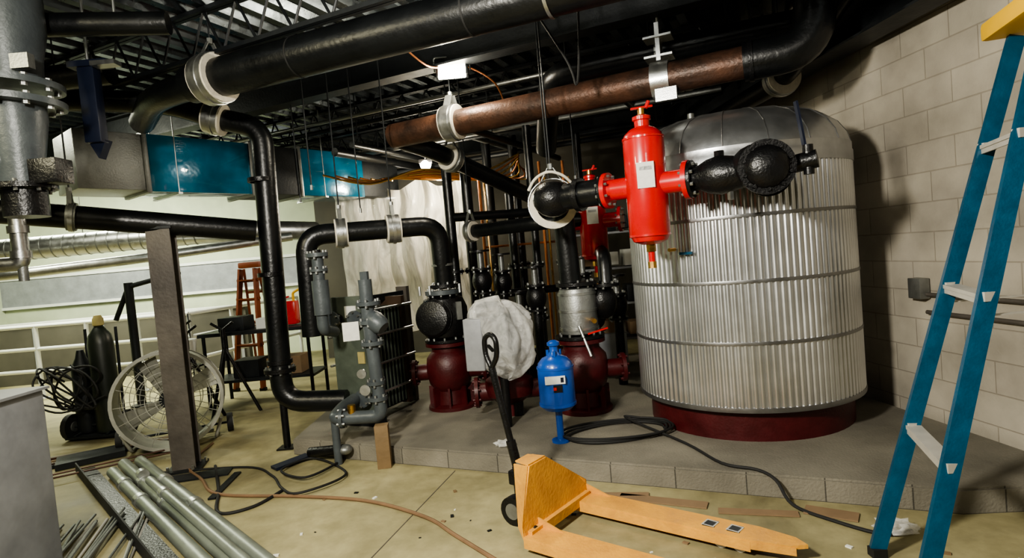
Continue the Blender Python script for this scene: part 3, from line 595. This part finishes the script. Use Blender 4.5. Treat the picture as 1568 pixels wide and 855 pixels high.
o=O('plastic_sheeting_curtain');nx,nz=170,44;vs=[];fs=[]
for i in range(nx+1):
    for j in range(nz+1):
        s=i/nx;t=j/nz;x=-2.30+1.75*s
        ph=s*46+2.2*noise.noise(V((s*5,t*1.5,0)))+1.2*t
        amp=.05+.05*noise.noise(V((s*4,t*1.3,6)))
        fold=amp*(1-abs(math.sin(ph*.5)))*2.2+.16*noise.noise(V((s*4+1.2*t,t*1.0,0)))+.05*noise.noise(V((s*14,t*7,2)))
        vs.append((x+.09*noise.noise(V((s*3,t*4,5))),8.0+fold*(1.5-.5*t),.55+2.12*t-.18*abs(math.sin(s*9.4))*(t**4)))
for i in range(nx):
    for j in range(nz):a=i*(nz+1)+j;fs.append((a,a+nz+1,a+nz+2,a+1))
o.add(vs,fs,sheet);o.tube([(-2.3,8.0,2.68),(-1.4,8.0,2.64),(-.5,8.0,2.68)],.008,dsteel);o.cyl((-2.3,8,2.66),(-2.3,8,DZ),.005,dsteel);o.cyl((-.5,8,2.66),(-.5,8,DZ),.005,dsteel);o.done(80)
o=O('work_table');o.box((-3.0,7.0,.86),(1.3,.6,.04),dsteel)
for a in(-.6,.6):
    for b in(-.26,.26):o.cyl((-3+a,7+b,0),(-3+a,7+b,.85),.02,dsteel)
o.box((-3.0,7.0,.3),(1.25,.5,.03),dsteel);o.box((-3.3,6.95,.96),(.3,.3,.16),dsteel,bev=.01);o.box((-2.75,7,.42),(.4,.3,.2),cardb);o.box((-3.2,7,.42),(.3,.3,.2),dsteel);o.box((-2.95,6.9,.94),(.14,.14,.12),white);o.done()
o=O('red_fuel_can');o.box((-2.66,6.95,1.03),(.2,.16,.28),red,bev=.03);o.tube([(-2.6,6.95,1.16),(-2.6,6.95,1.26),(-2.52,6.95,1.30)],.015,yelc,.02);o.beam((-2.73,6.95,1.2),(-2.65,6.95,1.22),.03,.02,red);o.done()
o=O('white_bucket');o.lathe([(.10,0),(.13,.28),(.135,.28),(.135,.30),(.0,.30)],(-3.75,6.6,.55),m=white);o.cyl((-3.75,6.6,0),(-3.75,6.6,.55),.03,dsteel);o.box((-3.75,6.6,.54),(.3,.3,.02),dsteel);o.done()
o=O('tripod_pipe_stand')
for x,y in((-3.55,6.3),(-4.1,7.2),(-3.2,6.4)):
    for k in range(3):a=k*2.1+.3;o.cyl((x,y,.75),(x+.3*math.cos(a),y+.3*math.sin(a),0),.018,blackp)
    o.cyl((x,y,.6),(x,y,.95),.025,blackp);o.tube([(x-.12,y,1.02),(x,y,.94),(x+.12,y,1.02)],.015,blackp)
o.done()
o=O('metal_shelving_unit');x,y=1.25,7.6
for a in(-.45,.45):
    for b in(-.2,.2):o.box((x+a,y+b,1.0),(.035,.035,2.0),lgrey)
for z in(.3,.75,1.2,1.65):o.box((x,y,z),(.92,.44,.025),lgrey)
for k in range(12):
    z=.315+.45*(k%4);o.box((x-.3+.3*(k//4),y-.03,z+.11),(.22,.3,.14+.08*random.random()),random.choice([cardb,white,dsteel,cardb]),bev=.004)
o.done()
o=O('bench_grey_crates');o.box((.95,6.6,.33),(.5,.4,.4),lgrey,bev=.01);o.box((.9,6.6,.6),(.36,.3,.14),cardb,bev=.005);o.box((.3,6.35,.28),(.4,.3,.3),dsteel,bev=.01);o.done()
# ---------------------------------------------------------------- floor materials
dl=V((1.74,-1.80,0)).normalized();pl=V((.72,.70,0));dr=math.atan2(dl.y,dl.x)
o=O('conduit_pipe_bundle')
for off,r,s0,s1 in((0,.042,.15,3.6),(.105,.045,0,3.8),(.215,.042,.02,3.8),(.10,.03,.9,2.9)):
    b=V((-3.40,4.72,r+.001 if s0!=.9 else .11))+pl*off
    o.cyl(b+dl*s0,b+dl*s1,r,pvc,n=20)
    for t in(.55+off,1.05+off*2):o.cyl(b+dl*t,b+dl*(t+.07),r+.008,galv,n=20)
    o.cyl(b+dl*(s0-.002),b+dl*(s0+.002),r*.8,rubber)
o.done(rot=dr)
o=O('black_steel_angle');b=V((-3.62,4.89,.012))-pl*.08;o.beam(b,b+dl*3.6,.13,.012,blackp);o.beam(b-pl*.06+V((0,0,.04)),b-pl*.06+dl*3.6+V((0,0,.04)),.01,.08,rubber);o.done(rot=dr)
o=O('thin_rod_bundle')
for k in range(22):
    a=V((-3.0+.022*k+random.uniform(-.02,.02),3.62+random.uniform(-.12,.12)+.008*k,.012+.016*(k%3)));q=a+V((.55+random.uniform(-.12,.1),-1.3,0));o.cyl(a,q,.0085,dgalv if k%3 else alup,n=8)
o.done()
o=O('scrap_steel_bars')
for k in range(7):
    a=V((-4.6+.03*k,4.55+.10*k,.02+.012*(k%2)));o.beam(a,a+V((1.05+.05*k,.85-.04*k,0)),.035,.025,[dsteel,rust,dgalv,wood][k%4])
o.cyl((-4.1,4.35,.05),(-3.05,5.0,.05),.008,rust);o.cyl((-4.2,4.5,.03),(-3.2,5.15,.03),.008,rust)
o.box((-3.85,5.15,.03),(.5,.3,.05),dsteel,rz=.6);o.done()
o=O('scrap_metal_plates');o.box((-2.55,4.45,.008),(.5,.16,.012),dsteel,rz=.2);o.box((-2.2,4.2,.008),(.05,.5,.012),dsteel,rz=.1);o.done()
o=O('scrap_cardboard_strips')
for x,y,l,wd,rz in((.75,3.32,.5,.08,-.45),(1.2,3.08,.4,.06,-.3),(1.55,3.0,.25,.1,-.6),(.55,3.45,.3,.05,-.2)):o.box((x,y,.006),(l,wd,.008),cardb,rz=rz)
o.done()
o=O('debris_scraps')
for k in range(45):
    a=random.uniform(-.2,3.6);p=V((-1.1,3.9,0))+A*a-Bd*random.uniform(-.1,.9);s=random.uniform(.006,.02)
    if p.x>2.6:continue
    o.box(p+V((0,0,s*.2)),(s*1.6,s,s*.4),random.choice([wood,label,dsteel,cardb,dsteel]),rz=random.uniform(0,3))
o.done()
o=O('crumpled_plastic_scrap');
for (x,y,z,s) in((1.75,2.78,.015,.09),(-.15,4.15,.145,.07),(1.3,2.3,.015,.05)):
    t=bmesh.new();bmesh.ops.create_icosphere(t,subdivisions=3,radius=1);t.verts.index_update()
    o.add([V((x,y,z))+V((v.co.x*s,v.co.y*s*.8,max(0,v.co.z)*s*.4))*(1+.5*noise.noise(v.co*3)) for v in t.verts],[[v.index for v in f.verts] for f in t.faces],bagm);t.free()
o.done(20)
# ---------------------------------------------------------------- structure above
def ibeam(name,p,q,h=.3,w=.15,m=dsteel):
    o=O(name);p,q=V(p),V(q);o.beam(p,q,.012,h,m)
    for s in(-1,1):o.beam(p+V((0,0,s*h/2)),q+V((0,0,s*h/2)),w,.016,m)
    o.done(rot=math.atan2((q-p).y,(q-p).x))
def AB(a,b,z):return V((0,4.6,0))+A*a+Bd*b+V((0,0,z))
ibeam('steel_i_beam',AB(-6.5,.25,3.28),AB(2.5,.25,3.28),.3,.16)
ibeam('steel_i_beam',AB(-6.5,4.2,3.28),AB(.6,4.2,3.28),.3,.16)
ibeam('steel_wall_beam',(2.66,2.8,2.98),(2.32,7.8,2.98),.42,.22)
def joist(a0,a1,b):
    o=O('open_web_joist');L=a1-a0
    for z in(DZ-.02,DZ-.34):
        for s in(-.02,.02):o.beam(AB(a0,b+s,z),AB(a1,b+s,z),.03,.03,dsteel)
    n=int(L/.32);
    for k in range(n):
        x=a0+L*k/n;x2=a0+L*(k+.5)/n;x3=a0+L*(k+1)/n;o.cyl(AB(x,b,DZ-.02),AB(x2,b,DZ-.34),.010,dsteel,n=6);o.cyl(AB(x2,b,DZ-.34),AB(x3,b,DZ-.02),.010,dsteel,n=6)
    o.done(rot=RZ)
joist(-6,2.5,-1.1);joist(-6.5,1.7,1.6);joist(-6.5,1.0,2.9);joist(-6.5,-1.2,5.2)
o=O('ceiling_conduit_run')
for k,(b,z,r) in enumerate(((1.0,3.12,.02),(1.08,3.12,.015),(1.2,3.08,.025),(2.1,2.95,.03),(2.25,2.95,.03),(3.4,2.9,.035))):
    o.cyl(AB(-6,b,z),AB(1.5,b,z),r,dgalv if k%3==0 else dsteel,n=10)
for a in(-4,-2.2,-.6,1.0):
    for b in(1.1,2.2,3.4):o.cyl(AB(a,b,2.9),AB(a,b,DZ),.006,dsteel)
o.done(rot=RZ)
o=O('ceiling_pipe_run')
for a,z,r,m in((-2.7,2.85,.05,black),(-2.45,2.9,.035,black),(-1.5,3.0,.03,dgalv),(-.9,2.82,.04,black),(-3.8,2.75,.06,black),(.6,2.95,.04,black),(1.3,3.05,.05,black)):
    o.cyl(AB(a,1.3,z),AB(a,4.0,z),r,m)
    for b in(1.8,3.6):o.cyl(AB(a,b,z),AB(a,b,DZ),.006,dsteel)
o.done(rot=RZ)
o=O('overhead_black_pipe');o.tube([(-4.8,3.2,3.1),(-2.0,3.75,3.12)],.07,black);o.tube([(-4.5,2.7,3.2),(-2.2,2.9,3.2)],.05,black);o.tube([(-4.6,4.3,3.0),(-2.75,4.3,3.05)],.09,black);o.cyl((-3.4,4.3,3.0),(-3.4,4.3,DZ),.008,galv);o.cyl((-3.6,3.43,3.1),(-3.6,3.43,DZ),.008,galv);o.cyl((-2.3,3.7,3.1),(-2.3,3.7,DZ),.008,galv);o.cyl((-3.2,2.8,3.2),(-3.2,2.8,DZ),.008,galv);o.done()
o=O('threaded_hanger_rods')
for x,y,z in((-1.62,5.0,2.2),(-1.3,5.3,2.0),(-.35,5.6,2.75),(.35,4.6,2.0),(.62,5.1,2.1),(-2.0,5.8,2.2)):
    o.cyl((x,y,z),(x,y,DZ),.006,dsteel);o.cyl((x,y,z-.02),(x,y,z+.02),.012,dgalv,n=6)
o.done()
o=O('copper_flex_wiring');
for k in range(7):
    y=6.6+.15*k;o.curve([(-2.0+.1*k,y,2.55),(-1.5,y+.1,2.42+.03*k),(-.9,y,2.52),(-.3+.1*k,y+.2,2.45),(.2,y,2.6)],.012,copper if k%2 else brass,sub=5)
o.curve([(-.9,4.6,3.42),(-.55,4.9,3.1),(-.3,5.25,3.2),(0,5.4,3.05),(.1,5.7,2.8)],.008,copper);o.curve([(.2,4.2,3.4),(.5,4.1,2.8),(.56,4.1,2.62),(.6,4.1,2.9),(.62,4.1,3.4)],.008,rubber);o.done()
# ---------------------------------------------------------------- lights fixtures
o=O('work_light_fixture');c=V((-.35,5.0,3.06));Rt=Matrix.Rotation(-.5,3,'X')
o.box(c+V((0,.04,.03)),(.27,.06,.17),dsteel,R=Rt,bev=.01);o.box(c+V((0,0,0)),(.23,.03,.13),EM('lamp_glow',(1,.90,.68),70),R=Rt,bev=.008);o.tube([c+V((-.15,.05,.02)),c+V((-.15,.05,.14)),c+V((.15,.05,.14)),c+V((.15,.05,.02))],.008,dgalv,.02);o.cyl(c+V((0,.05,.14)),(c.x,c.y+.05,DZ),.01,dgalv);o.done()
o=O('work_light_fixture');c=V((-.97,7.55,2.72));o.box(c+V((0,0,.04)),(.16,.1,.05),lgrey,bev=.01);o.ball(c,.07,EM('bulb_glow',(1,.88,.65),80));o.cyl(c+V((0,0,.05)),(c.x,c.y,DZ),.008,dgalv);o.done()
o=O('wall_junction_box')
def WL(y):return 2.93-.0842*(y-2.5)
y=4.0;o.box((WL(y)-.04,y,1.02),(.07,.12,.14),dgalv,bev=.006)
o.cyl((WL(3.95)-.03,3.95,.98),(WL(2.52)-.03,2.52,.98),.014,steelb);o.cyl((WL(3.95)-.03,3.95,.86),(WL(2.52)-.03,2.52,.86),.014,steelb);o.done()
# ---------------------------------------------------------------- lights
def area(n,loc,tgt,e,sz,col,sy=None):
    l=bpy.data.lights.new(n,'AREA');l.energy=e;l.size=sz;l.color=col
    if sy:l.shape='RECTANGLE';l.size_y=sy
    ob=bpy.data.objects.new(n,l);ob.location=loc;ob.rotation_euler=(V(tgt)-V(loc)).to_track_quat('-Z','Y').to_euler();SC.collection.objects.link(ob)
def point(n,loc,e,r,col):
    l=bpy.data.lights.new(n,'POINT');l.energy=e;l.shadow_soft_size=r;l.color=col;ob=bpy.data.objects.new(n,l);ob.location=loc;SC.collection.objects.link(ob)
area('key_work_lamp',(-1.35,.75,2.65),(1.3,3.9,.9),225,.3,(1,.95,.83))
area('floor_warm_fill',(-3.4,1.6,3.1),(-2.0,3.9,0),50,.4,(1,.92,.62))  # added warm fill without a fixture, brightens the near-left floor
area('front_fill_lamp',(.6,-.8,3.1),(.8,3.5,.5),20,.6,(1,.93,.80))
area('back_room_lamp',(-6.5,8.4,3.3),(-6.5,9.4,0),400,2.0,(.97,1,.80),1.2)
area('left_room_lamp',(-5.0,5.8,3.3),(-4.6,7.0,0),65,.8,(1,1,.78))
point('ceiling_work_lamp',(-.35,4.92,2.98),42,.08,(1,.91,.72))
point('curtain_lamp',(-.80,7.5,2.45),75,.06,(1,.90,.70));point('curtain_backlight',(-1.6,8.8,2.3),35,.12,(1,.95,.82))
w=bpy.data.worlds.new('world');SC.world=w;w.use_nodes=True;w.node_tree.nodes['Background'].inputs[0].default_value=(.6,.7,.8,1);w.node_tree.nodes['Background'].inputs[1].default_value=.025
# ---------------------------------------------------------------- camera
p=math.radians(2.5);r=math.radians(5)
R=V((math.cos(r),-math.sin(r)*math.sin(p),-math.sin(r)*math.cos(p)));U=V((math.sin(r),math.cos(r)*math.sin(p),math.cos(r)*math.cos(p)));F=V((0,math.cos(p),-math.sin(p)))
cd=bpy.data.cameras.new('camera');cd.sensor_width=36;cd.lens=36*900/1568;cam=bpy.data.objects.new('camera',cd)
cam.matrix_world=Matrix(((R.x,U.x,-F.x,0),(R.y,U.y,-F.y,0),(R.z,U.z,-F.z,1.5),(0,0,0,1)));SC.collection.objects.link(cam);SC.camera=cam
try:SC.view_settings.look='AgX - Medium High Contrast'
except Exception:pass
